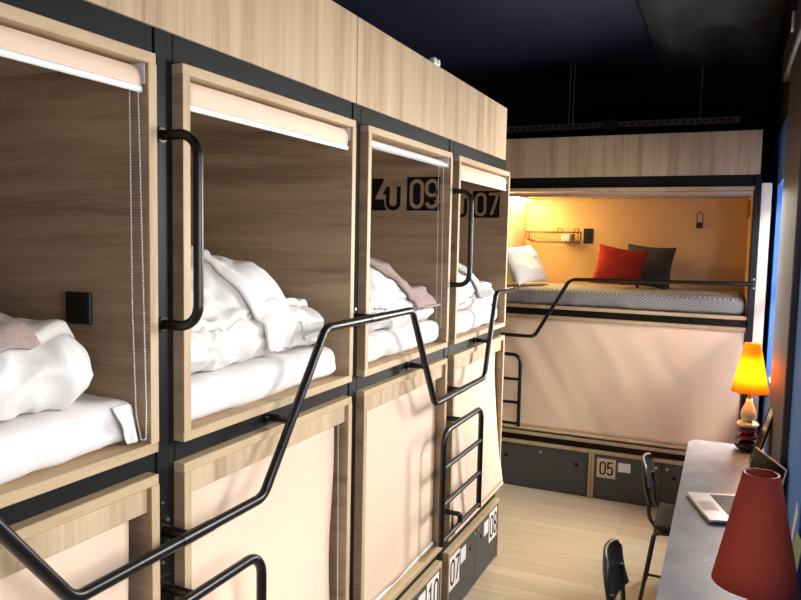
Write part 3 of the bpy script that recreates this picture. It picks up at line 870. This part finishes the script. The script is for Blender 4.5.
# far lockers
def far_locker(x0, x1, label, two):
    p = thing('locker_unit', ((x0+x1)/2, 5.2, 0), label, 'locker', 'low lockers under the far bunk')
    obj('top_board', box(x0, x1, 5.0, 5.5, .334, .358), M['edge'], p)
    for e in ((x0, x0+.018), (x1-.018, x1)): obj('side_panel', box(e[0], e[1], 5.0, 5.5, 0, .333), M['oak_z'], p)
    return p
pl_ = far_locker(-.47, .322, 'dark grey far locker without number, left of the 05 locker', 0)
d = obj('door', box(-.451, .303, 5.008, 5.026, .004, .331), M['anthracite'], pl_)
for x in (-.314, .216): obj('finger_hole', cyl((x, 5.0085, .232), (x, 5.007, .232), .014), M['ink'], d)
obj('lock', cyl((-.05, 5.009, .291), (-.05, 5.001, .291), .01), M['steel'], d)
pr_ = far_locker(.324, 1.288, 'dark grey far locker numbered 05 with a blank white card', 1)
d1 = obj('door', box(.343, .8065, 5.008, 5.026, .004, .331), M['anthracite'], pr_)
d2 = obj('door', box(.8095, 1.269, 5.008, 5.026, .004, .331), M['anthracite'], pr_)
sign_plate(yplane(5.008, .364, .164), .132, .142, '05', d1, M['beige_label'], M['ink'], .088, .86, .0115, .024, .027, gap=.22, lab='beige number label reading 05')
bm = bmesh.new(); add_prism(bm, yplane(5.008, .512, .224), [(0, 0), (.086, 0), (.086, .066), (0, .066)], 0, .0012)
obj('blank_card', bm, M['white_card'], d1, smooth=False)
for dd, x, hx in ((d1, .77, .72), (d2, .845, .892)):
    obj('lock', cyl((x, 5.009, .291), (x, 5.001, .291), .01), M['steel'], dd)
    obj('finger_hole', cyl((hx, 5.0085, .232), (hx, 5.007, .232), .014), M['ink'], dd)

# guard rail and ladder of the far bunk
r_ = thing('guard_rail', (.4, 4.95, 1.17), 'black guard rail bending up across the front of the far bunk', 'guard rail')
FY = 4.94
obj('rail', tube(bmesh.new(), fillet([(-.72, FY, 1.165), (-.115, FY, 1.165), (.128, FY, 1.595), (1.308, FY, 1.615)], .06, 8), .0135, 14), M['tube'], r_)
bm = cyl((1.308, FY-.005, 1.612), (1.308, 4.985, 1.612), .0125); bm_box(bm, 1.292, 1.325, 4.981, 4.985, 1.57, 1.655)
obj('bracket', bm, M['tube'], r_)
bm = cyl((-.493, FY, 1.17), (-.493, 5.005, 1.17), .0125); obj('bracket', bm, M['tube'], r_)
bm = cyl((.005, FY, 1.345+.093), (.005, FY+.001, 1.345+.093), .012)
bm.free(); bm = cyl((-.013, FY, 1.345), (-.013, 5.03, 1.345), .0115); obj('bracket', bm, M['tube'], r_)
for z in (1.585, 1.645): obj('bolt', cyl((1.316, 4.981, z), (1.316, 4.973, z), .006, 8), M['steel'], r_)
l = thing('ladder', (-.46, 4.94, .5), 'black step ladder half hidden at the left end of the far bunk', 'ladder')
x1, x0, z0, z1 = -.212, -.74, .49, 1.02
obj('side_rail', tube(bmesh.new(), fillet([(x0, FY, z0-.01), (x0, FY, z1), (x1, FY, z1), (x1, FY, z0-.01)], .06, 8), .0135, 14), M['tube'], l)
for z in (.50, .66, .835): obj('rung', cyl((x0+.005, FY, z), (x1-.005, FY, z), .0115, 12), M['tube'], l)
for z in (.54, z1): obj('bracket', cyl((-.493, FY, z), (-.493, 5.005, z), .0115), M['tube'], l)

# far mattress, bedspread, cushions
mt = tag(obj('mattress', softbox((.409, 5.445, FUB+T+.003), (1.67, .80, .104), .04, n=(60, 30, 8), amp=.002, f=5, seed=50), M['sheet'], ang=3), 'mattress under the grey bedspread of the far bunk', 'mattress')
bm = softbox((.421, 5.440, FUB+T+.004), (1.702, .845, .120), .042, n=(90, 46, 10), amp=.007, f=6, seed=51)
dl = [f for f in bm.faces if all(v.co.z < FUB+T+.010 for v in f.verts)]
bmesh.ops.delete(bm, geom=dl, context='FACES')
for v in bm.verts:
    if v.co.x > 1.1 and v.co.y < 5.2: v.co.y += .03*((v.co.x-1.1)/.16)**2*.6; v.co.z -= .012*((v.co.x-1.1)/.16)**2 if v.co.z > FUB+.1 else 0
bs = tag(obj('bedspread', bm, M['herring'], ang=3, origin=(.4, 5.02, FUB)), 'grey herringbone bedspread tucked over the far upper mattress', 'bedspread')
BT = FUB+T+.004+.120
pw = T_(obj('pillow', pillow((-.300, 5.30, BT+.150), .25, .17, .080, rot(0, 0, 0) @ rot(0, math.radians(-3), math.radians(78)) @ rot(math.radians(62)), amp=.010, f=7, seed=61, pinch=.05), M['linen'], ang=3), 'white pillow propped at the left end of the far bunk under the lamp', 'pillow')
settle(pw, [bs], .002, .03)
settle(tag(obj('cushion', pillow((.395, 5.47, BT+.160), .185, .165, .062, rot(z=math.radians(4)) @ rot(math.radians(68)) @ rot(z=math.radians(-9)), amp=.004, f=7, seed=62, pinch=.09), M['red_fabric'], ang=3), 'brick red cushion leaning on the charcoal one on far bunk', 'cushion'), [bs], .002, .03)
settle(tag(obj('cushion', pillow((.590, 5.66, BT+.168), .185, .175, .06, rot(z=math.radians(-3)) @ rot(math.radians(70)) @ rot(z=math.radians(-4)), amp=.004, f=7, seed=63, pinch=.09), M['dark_fabric'], ang=3), 'charcoal grey cushion behind the red one on the far bunk', 'cushion'), [bs], .002, .03)

# far wall fittings
BW = BD-.03
bk = thing('wire_basket', (-.2, BW, 1.855), 'dark wire basket hung on the warm back wall of far bunk', 'basket')
x0, x1, z0, z1, y0 = -.415, .02, 1.862, 1.945, BW-.10
bm = bmesh.new()
for y in (y0, BW-.004):
    tube(bm, [(x0, y, z1), (x1, y, z1)], .003, 8); tube(bm, [(x0+.05, y, z0), (x1, y, z0)], .003, 8)
for x in (x0, x1):
    tube(bm, [(x, y0, z1), (x, BW-.004, z1)], .003, 8); tube(bm, [(x + (.05 if x == x0 else 0), y0, z0), (x + (.05 if x == x0 else 0), BW-.004, z0)], .003, 8)
    for y in (y0, BW-.004): tube(bm, [(x, y, z1), (x, y, z0+.03), (x+(.05 if x == x0 else 0), y, z0)], .003, 8)
for x in (x0+.24, x0+.38):
    tube(bm, fillet([(x, BW-.004, z1), (x, BW-.004, z1+.03), (x+.04, BW-.004, z1+.03), (x+.04, BW-.004, z1)], .008, 3), .0025, 6)
obj('rim', bm, M['wire'], bk)
bm = bmesh.new(); st = .029; hh = z1-z0
k = x0-hh
while k < x1:
    for sgn in (1, -1):
        pa = (k, z0) if sgn > 0 else (k, z1); pb = (k+hh, z1) if sgn > 0 else (k+hh, z0)
        t0 = max(0, (x0+.004-k)/hh); t1 = min(1, (x1-.002-k)/hh)
        if t1 > t0:
            A = (pa[0]+(pb[0]-pa[0])*t0, pa[1]+(pb[1]-pa[1])*t0); B = (pa[0]+(pb[0]-pa[0])*t1, pa[1]+(pb[1]-pa[1])*t1)
            for y in (y0,): tube(bm, [(A[0], y, A[1]), (B[0], y, B[1])], .0016, 5)
    k += st
for q in range(15): tube(bm, [(x0+.05+q*.026, y0, z0), (x0+.05+q*.026, BW-.004, z0)], .0014, 5)
obj('mesh_front', bm, M['wire'], bk)
tag(obj('packet', box(-.125, -.055, BW-.07, BW-.03, 1.866, 1.925, bev=.006), M['white_card']), 'small white packet lying in the wire basket', 'packet')
tag(obj('case', box(-.045, -.02, BW-.07, BW-.03, 1.866, 1.93, bev=.005), M['socket']), 'small black case beside the white packet in the wire basket', 'case')
s = thing('wall_socket', (.083, BW, 1.853), 'tall black wall socket beside the wire basket', 'socket')
obj('cover', box(.046, .122, BW-.010, BW-.0003, 1.853, 1.978, bev=.003), M['socket'], s)
for z in (1.885, 1.945): obj('insert', cyl((.084, BW-.0098, z), (.084, BW-.0125, z), .022, 20), M['tube'], s)
hk = thing('wall_hook', (.935, BW, 1.98), 'black loop-shaped wall hook right of the cushions in far bunk', 'hook')
obj('loop', tube(bmesh.new(), fillet([(.915, BW-.012, 2.03), (.915, BW-.012, 2.115), (.957, BW-.012, 2.115), (.957, BW-.012, 2.03)], .020, 8), .0035, 8), M['tube'], hk)
obj('block', box(.912, .960, BW-.03, BW-.0003, 1.99, 2.035, bev=.002), M['tube'], hk)
obj('peg', cyl((.936, BW-.0295, 2.005), (.936, BW-.045, 2.003), .006), M['tube'], hk)
rg = thing('round_fitting', (XRB-.01, 5.45, 2.13), 'small round brass-coloured fitting on the right side wall of far bunk', 'wall fitting')  # brass-coloured disc of unknown use, gives no light
def disc_x(bm, x0, x1, y, z, r): return tube(bm, [(x0, y, z), (x1, y, z)], r, 28)
obj('plate', disc_x(bmesh.new(), XRB-.022, XRB-.0103, 5.38, 2.12, .06), M['gold'], rg)
obj('rim', tube(bmesh.new(), [(XRB-.026, 5.38+.062*math.cos(t*2*PI/28), 2.12+.062*math.sin(t*2*PI/28)) for t in range(28)], .006, 8, closed=True), M['gold'], rg)

# warm LED bar at the top left of the far bunk
ld = thing('led_light', (XL+T+.03, 5.45, 2.2), 'glowing warm LED bar in top left corner of far bunk', 'light')
obj('housing', box(XL+T+.004, XL+T+.046, 5.10, 5.84, 2.212, 2.2255, bev=.001), M['silver'], ld)
obj('diffuser', box(XL+T+.008, XL+T+.042, 5.11, 5.83, 2.200, 2.2118, bev=.001), M['led'], ld)

# ------------------------------------------------------------------ above the far bunk
ct = thing('cable_tray', (.4, 5.3, 2.70), 'grey perforated metal channel hanging above the far bunk fascia', 'cable tray')
bm = box(-.62, 1.18, 5.28, 5.30, 2.705, 2.75); bm_box(bm, -.62, 1.18, 5.30, 5.34, 2.705, 2.712)
obj('channel', bm, M['tray'], ct)
bm = bmesh.new()
for k in range(34): bm_box(bm, -.55+k*.05, -.525+k*.05, 5.2785, 5.2799, 2.722, 2.734, bev=0)
obj('slots', bm, M['ink'], ct)
obj('junction_box', box(.25, .36, 5.262, 5.2785, 2.69, 2.765), M['socket'], ct)
for x in (.0, .03, .92): obj('hanger_rod', cyl((x, 5.31, 2.713), (x, 5.31, CEIL-.001), .005, 8), M['steel'], ct)

sd = thing('motion_sensor', (-.045, 2.66, 2.603), 'small white sensor sitting on top of the left fascia', 'sensor')
obj('body', box(-.052, -.024, 2.62, 2.69, 2.6035, 2.632, bev=.005), M['white_bar'], sd)
obj('lens', cyl((-.0245, 2.655, 2.617), (-.018, 2.655, 2.617), .009), M['nylon'], sd)

# curtain box high on the right wall
pb = thing('blind_cassette', (1.39, 2.5, 2.78), 'long dark grey blind cassette high on the right wall', 'blind cassette')
obj('case', box(1.372, 1.419, .2, 4.32, 2.77, 2.93, bev=.006), plain('dark_grey_plastic', srgb(58, 58, 60), .5), pb)
obj('clip', box(1.362, 1.3718, 3.55, 3.62, 2.86, 2.94, bev=.003), M['nylon'], pb)

# creased dark film slung under the ceiling
bm = bmesh.new(); V = {}; nx_, ny_ = 40, 50
for i in range(nx_+1):
    for k in range(ny_+1):
        s, t = i/nx_, k/ny_; x = .62+.76*s; y = 3.5+2.2*t
        e = min(1, 6*min(s, 1-s))*min(1, 6*min(t, 1-t))
        z = CEIL-.02-.05*e*(1+ridge((x*1.4, y*.35, 0), 2.2, 5))-.03*e*fbm((x, y, 0), 4, 2)
        V[i, k] = bm.verts.new((x, y, z))
for i in range(nx_):
    for k in range(ny_): bm.faces.new((V[i, k], V[i+1, k], V[i+1, k+1], V[i, k+1]))
tag(obj('ceiling_film', bm, plain('navy_film', srgb(7, 9, 17), .9, noise_amt=.1, nscale=4), ang=3, solid=.002), 'creased dark navy film hanging under the ceiling at right', 'ceiling film')

# ------------------------------------------------------------------ desk and what stands on it
DZ = .74
dk = thing('desk', (1.2, 2.6, 0), 'long narrow slate grey desk against the blue right wall', 'desk')
bm = bmesh.new()
pl = Plane2D((0, 0, 0), (1, 0, 0), (0, 1, 0), (0, 0, 1))
add_prism(bm, pl, [(1.002, .9), (1.389, .9), (1.389, 4.165), (1.035, 4.165), (1.002, 4.10)], DZ-.03, DZ)
obj('desk_top', bm, M['slate'], dk, smooth=False)
for y in (1.1, 4.0):
    for x in (1.05, 1.355): obj('leg', box(x-.02, x+.02, y-.02, y+.02, 0, DZ-.031), M['black'], dk)
obj('apron', box(1.345, 1.375, 1.122, 3.978, .64, DZ-.031), M['black'], dk)

def lamp(x, y, lab, shade_m, lit):
    l = thing('table_lamp', (x, y, DZ), lab, 'lamp', None)
    def stone(z, r, h): return [(r*math.cos(t), z+h/2+h/2*math.sin(t)) for t in [(-.5+k/12)*PI*.98 for k in range(13)]]
    z = DZ+.001
    for nm, r, h, m_ in (('base', .062, .058, 'stone_dark'), ('stone', .056, .044, 'stone_red'), ('stone', .053, .036, 'stone_red'), ('stone', .058, .036, 'stone_cream')):
        obj(nm, lathe(bmesh.new(), [(max(.002, a), b2) for a, b2 in stone(z, r, h)], x, y), M[m_], l, ang=2)
        z += h-.003
    prof = [(.020, z), (.034, z+.012), (.040, z+.035), (.036, z+.062), (.025, z+.088), (.017, z+.105), (.016, z+.125)]
    obj('vase_body', lathe(bmesh.new(), prof, x, y), M['ivory'], l, ang=2)
    z += .125
    obj('lamp_holder', cyl((x, y, z), (x, y, z+.05), .011), M['gold'], l)
    obj('bulb', lathe(bmesh.new(), [(.009, z+.05), (.014, z+.058), (.025, z+.08), (.026, z+.095), (.018, z+.112), (.003, z+.12)], x, y), M['bulb'] if lit else M['white_bar'], l, ang=2)
    zb, zt, rb, rt = 1.068, 1.335, .094, .039
    obj('lamp_shade', lathe(bmesh.new(), [(rb, zb), (rb*.75+rt*.25, zb*.75+zt*.25), ((rb+rt)/2, (zb+zt)/2), (rt, zt)], x, y, 48, False, False), shade_m, l, ang=2, solid=.002)
    bm = bmesh.new()
    for q in range(3):
        t = q*2*PI/3+.4; tube(bm, [(x, y, zt-.035), (x+(rt-.001)*math.cos(t), y+(rt-.001)*math.sin(t), zt-.012)], .0015, 6)
    tube(bm, [(x+(rt-.0025)*math.cos(t*2*PI/32), y+(rt-.0025)*math.sin(t*2*PI/32), zt-.002) for t in range(32)], .0013, 6, closed=True)
    obj('shade_ring', bm, M['wire'], l)
    return z+.09
zb_ = lamp(1.300, 4.06, 'lit orange-shaded table lamp on stacked stones at the far desk end', M['shade_orange'], True)
lamp(1.250, 1.555, 'unlit red-shaded table lamp in the bottom right foreground', M['shade_red'], False)

# laptop
e1 = Vector((1.139-1.036, 2.808-3.129, 0)).normalized(); e2 = Vector((-e1.y, e1.x, 0))
P0 = Vector((1.036, 3.129, DZ+.001)); W_, D_ = .335, .232
lp = thing('laptop', tuple(P0+e1*W_/2+e2*D_/2), 'open silver laptop with black keyboard on the slate desk', 'laptop')
def lbox(s0, s1, t0, t1, z0, z1, bev=.002):
    bm = box(s0, s1, t0, t1, z0, z1, bev=bev)
    for v in bm.verts: v.co = P0+e1*v.co.x+e2*v.co.y+Vector((0, 0, v.co.z))
    return bm
obj('base', lbox(0, W_, 0, D_, .002, .017, .004), M['silver'], lp)
obj('trackpad', lbox(.115, .22, .012, .078, .0168, .0175, .0002), plain('trackpad', srgb(170, 164, 160), .3, .6), lp)
kb = obj('keyboard', lbox(.022, W_-.022, .095, .205, .0168, .0174, .0002), M['key'], lp)
bm = bmesh.new()
for r_i in range(5):
    for k in range(14):
        s0 = .025+k*.0204; t0 = .0985+r_i*.0212
        q = box(s0, s0+.017, t0, t0+.0175, .0174, .019, bev=.0006)
        me_ = bpy.data.meshes.new('tmp'); q.to_mesh(me_); q.free(); bm.from_mesh(me_); bpy.data.meshes.remove(me_)
for v in bm.verts: v.co = P0+e1*v.co.x+e2*v.co.y+Vector((0, 0, v.co.z))
obj('keys', bm, M['key'], kb)
def lid(s0, s1, h0, h1, d0, d1, bev=.002):
    bm = box(s0, s1, d0, d1, h0, h1, bev=bev); th = math.radians(12)
    for v in bm.verts:
        q = v.co.copy(); t = D_+.004+q.y*math.cos(th)+q.z*math.sin(th); z = .017+q.z*math.cos(th)-q.y*math.sin(th)
        v.co = P0+e1*q.x+e2*t+Vector((0, 0, z))
    return bm
ldo = obj('lid', lid(0, W_, .004, .228, 0, .007), M['silver'], lp)
obj('screen', lid(.006, W_-.006, .012, .222, -.0008, .0005, .0002), M['screen'], ldo)
obj('hinge', lid(.04, W_-.04, -.004, .006, .001, .006, .001), M['key'], lp)

# framed mirror leaning on the wall
fm = thing('picture_frame', (1.36, 3.72, DZ), 'black-framed glossy picture leaning against the wall beside the lit lamp', 'picture frame')
def lean(a, b2, h0, h1, d0, d1, bev=.001):
    bm = box(a, b2, d0, d1, h0, h1, bev=bev); th = math.radians(15)
    yaw = math.radians(0)
    for v in bm.verts:
        q = v.co.copy(); x = 1.308+q.z*math.sin(th)+q.y*math.cos(th); z = DZ+.003+q.z*math.cos(th)-q.y*math.sin(th)
        v.co = Vector((x, 3.60+q.x, z))
    return bm
bm = bmesh.new()
for q in ((0, .25, 0, .016), (0, .25, .374, .39), (0, .016, .016, .374), (.234, .25, .016, .374)):
    t_ = lean(*q, 0, .012); me_ = bpy.data.meshes.new('tmp'); t_.to_mesh(me_); t_.free(); bm.from_mesh(me_); bpy.data.meshes.remove(me_)
obj('frame', bm, M['tube'], fm)
obj('glass', lean(.0165, .2335, .0165, .3735, .003, .006, 0), plain('picture_glass', srgb(120, 110, 95), .12, .5), fm)

# leaflet card standing by the wall
lf = thing('leaflet', (1.37, 2.42, DZ), 'white and green leaflet standing on the desk behind the red lampshade', 'leaflet')
bm = bmesh.new(); V = [bm.verts.new(p) for p in ((1.372, 2.30, DZ+.001), (1.388, 2.44, DZ+.001), (1.410, 2.44, DZ+.262), (1.400, 2.30, DZ+.262))]; bm.faces.new(V)
obj('front_page', bm, M['paper'], lf, solid=.002, smooth=False)
bm = bmesh.new(); V = [bm.verts.new(p) for p in ((1.374, 2.296, DZ+.001), (1.388, 2.20, DZ+.001), (1.410, 2.20, DZ+.21), (1.400, 2.296, DZ+.21))]; bm.faces.new(V)
obj('back_page', bm, M['card_green'], lf, solid=.002, smooth=False)

# ------------------------------------------------------------------ chairs
def chair(x, y, lab, yaw=0):
    """faces +x; x,y = under the rear edge of the seat"""
    c_ = thing('chair', (x+.17, y, 0), lab, 'chair', None)
    R = Matrix.Rotation(yaw, 3, 'Z'); o = Vector((x, y, 0))
    def put(bm):
        for v in bm.verts: v.co = R @ v.co+o
        return bm
    SH = .43
    bm = softbox((.195, 0, SH), (.36, .36, .022), .010, n=(14, 14, 2), amp=0)
    for v in bm.verts: v.co.z -= .012*(1-(v.co.y/.18)**2)*(1-((v.co.x-.195)/.18)**2)
    obj('seat', put(bm), M['seat_black'], c_, ang=1)
    bm = bmesh.new(); n = 16; V = {}
    for i in range(n+1):
        for k in range(n+1):
            s = -1+2*i/n; t = k/n
            wd = .175*(1-.35*max(0, (t-.72)/.28)**2.2)
            V[i, k] = bm.verts.new((-.030-.035*t+.03*s*s-.008*math.sin(PI*t), wd*s,   .545+.200*t-.02*abs(s)**4*t))
    for i in range(n):
        for k in range(n): bm.faces.new((V[i, k], V[i+1, k], V[i+1, k+1], V[i, k+1]))
    obj('backrest', put(bm), M['seat_black'], c_, ang=1, solid=.014)
    for sg in (-1, 1):
        yy = sg*.155
        obj('back_support', put(tube(bmesh.new(), fillet([(-.022, yy*.9, .63), (-.008, yy*.9, .47), (.03, yy*.9, .418), (.34, yy*.9, .418)], .04, 6), .0095, 10)), M['chair_tube'], c_)
        obj('leg', put(tube(bmesh.new(), fillet([(-.035, yy*1.12, .001), (.02, yy, .40), (.10, yy, .407)], .035, 5), .0105, 10)), M['chair_tube'], c_)
        obj('leg', put(tube(bmesh.new(), fillet([(.37, yy*1.12, .001), (.33, yy, .40), (.25, yy, .407)], .035, 5), .0105, 10)), M['chair_tube'], c_)
        if sg < 0: obj('stretcher', put(cyl((-.012, yy*1.06, .18), (.352, yy*1.06, .18), .007, 8)), M['chair_tube'], c_)
    return c_
chair(.864, 3.655, 'black chair facing the laptop, tucked under the desk', 0)
chair(.862, 2.39, 'nearer black chair, only its backrest top showing above bottom photo edge', 0)

# ------------------------------------------------------------------ light
def area(name, loc, rotv, sx, sy, power, col=(1, 1, 1)):
    L = bpy.data.lights.new(name, 'AREA'); L.shape = 'RECTANGLE'; L.size = sx; L.size_y = sy; L.energy = power; L.color = col
    o = bpy.data.objects.new(name, L); C.objects.link(o); o.location = loc; o.rotation_euler = rotv; return o
DAY = (1, .97, .93)
SKY = [(7, 55, 0), (15, 68, 10), (25, 72, -42), (68, 86, -40)]
for i, (a, c) in enumerate(WIN):          # soft sky light coming down through each window; the first is added fill
    o = area(f'daylight_{i+1}', (XR+.13, (a+c)/2, (WZL[i]+WZ1)/2), (0, math.radians(SKY[i][1]), -math.radians(SKY[i][2])), WZ1-WZL[i]-.1, c-a-.1, SKY[i][0], DAY)
    o.data.spread = math.radians(150)
def aim(o, t): o.rotation_euler = (Vector(t)-o.location).to_track_quat('-Z', 'Y').to_euler()
for nm, loc, t, e in (('sun_patch_1', (2.75, .45, 3.25), (0, 1.2, .8), 74), ('sun_patch_2', (2.45, 2.75, 3.05), (0, 2.4, .8), 80)):
    o = area(nm, loc, (0, 0, 0), .42, .42, e, (1, .97, .92)); aim(o, t)
p = bpy.data.lights.new('lamp_bulb', 'POINT'); p.energy = 5.5; p.color = (1, .6, .22); p.shadow_soft_size = .025
o = bpy.data.objects.new('lamp_bulb', p); C.objects.link(o); o.location = (1.300, 4.06, 1.19)
area('bunk_led', (XL+T+.07, 5.45, 2.195), (0, math.radians(-25), 0), .03, .7, 9.5, (1, .70, .26))

w = bpy.data.worlds.new('World'); bpy.context.scene.world = w; w.use_nodes = True
w.node_tree.nodes['Background'].inputs[0].default_value = (.75, .85, 1, 1); w.node_tree.nodes['Background'].inputs[1].default_value = 1.0

# ------------------------------------------------------------------ camera (solved from the photograph)
CAM = dict(f=727.43, cx=1.1508, cy=-.3072, cz=1.8629, yaw=-.4209, pitch=.0845, roll=.0211)
cy_, sy_ = math.cos(CAM['yaw']), math.sin(CAM['yaw']); cp, sp_ = math.cos(CAM['pitch']), math.sin(CAM['pitch'])
F = Vector((sy_*cp, cy_*cp, -sp_)); Rr = Vector((cy_, -sy_, 0)); U = Rr.cross(F)
cr_, sr = math.cos(CAM['roll']), math.sin(CAM['roll'])
R2 = cr_*Rr+sr*U; U2 = -sr*Rr+cr_*U
cam = bpy.data.cameras.new('camera'); co = bpy.data.objects.new('camera', cam); C.objects.link(co)
mw = Matrix((R2, U2, -F)).transposed().to_4x4(); mw.translation = Vector((CAM['cx'], CAM['cy'], CAM['cz'])); co.matrix_world = mw
cam.sensor_fit = 'HORIZONTAL'; cam.sensor_width = 36; cam.lens = CAM['f']/801*36; cam.clip_start = .02
sc = bpy.context.scene; sc.camera = co
sc.view_settings.view_transform = 'Standard'; sc.view_settings.look = 'None'; sc.view_settings.gamma = 1
sc.view_settings.exposure = .22
sc.cycles.max_bounces = 10; sc.cycles.diffuse_bounces = 6; sc.cycles.use_denoising = True
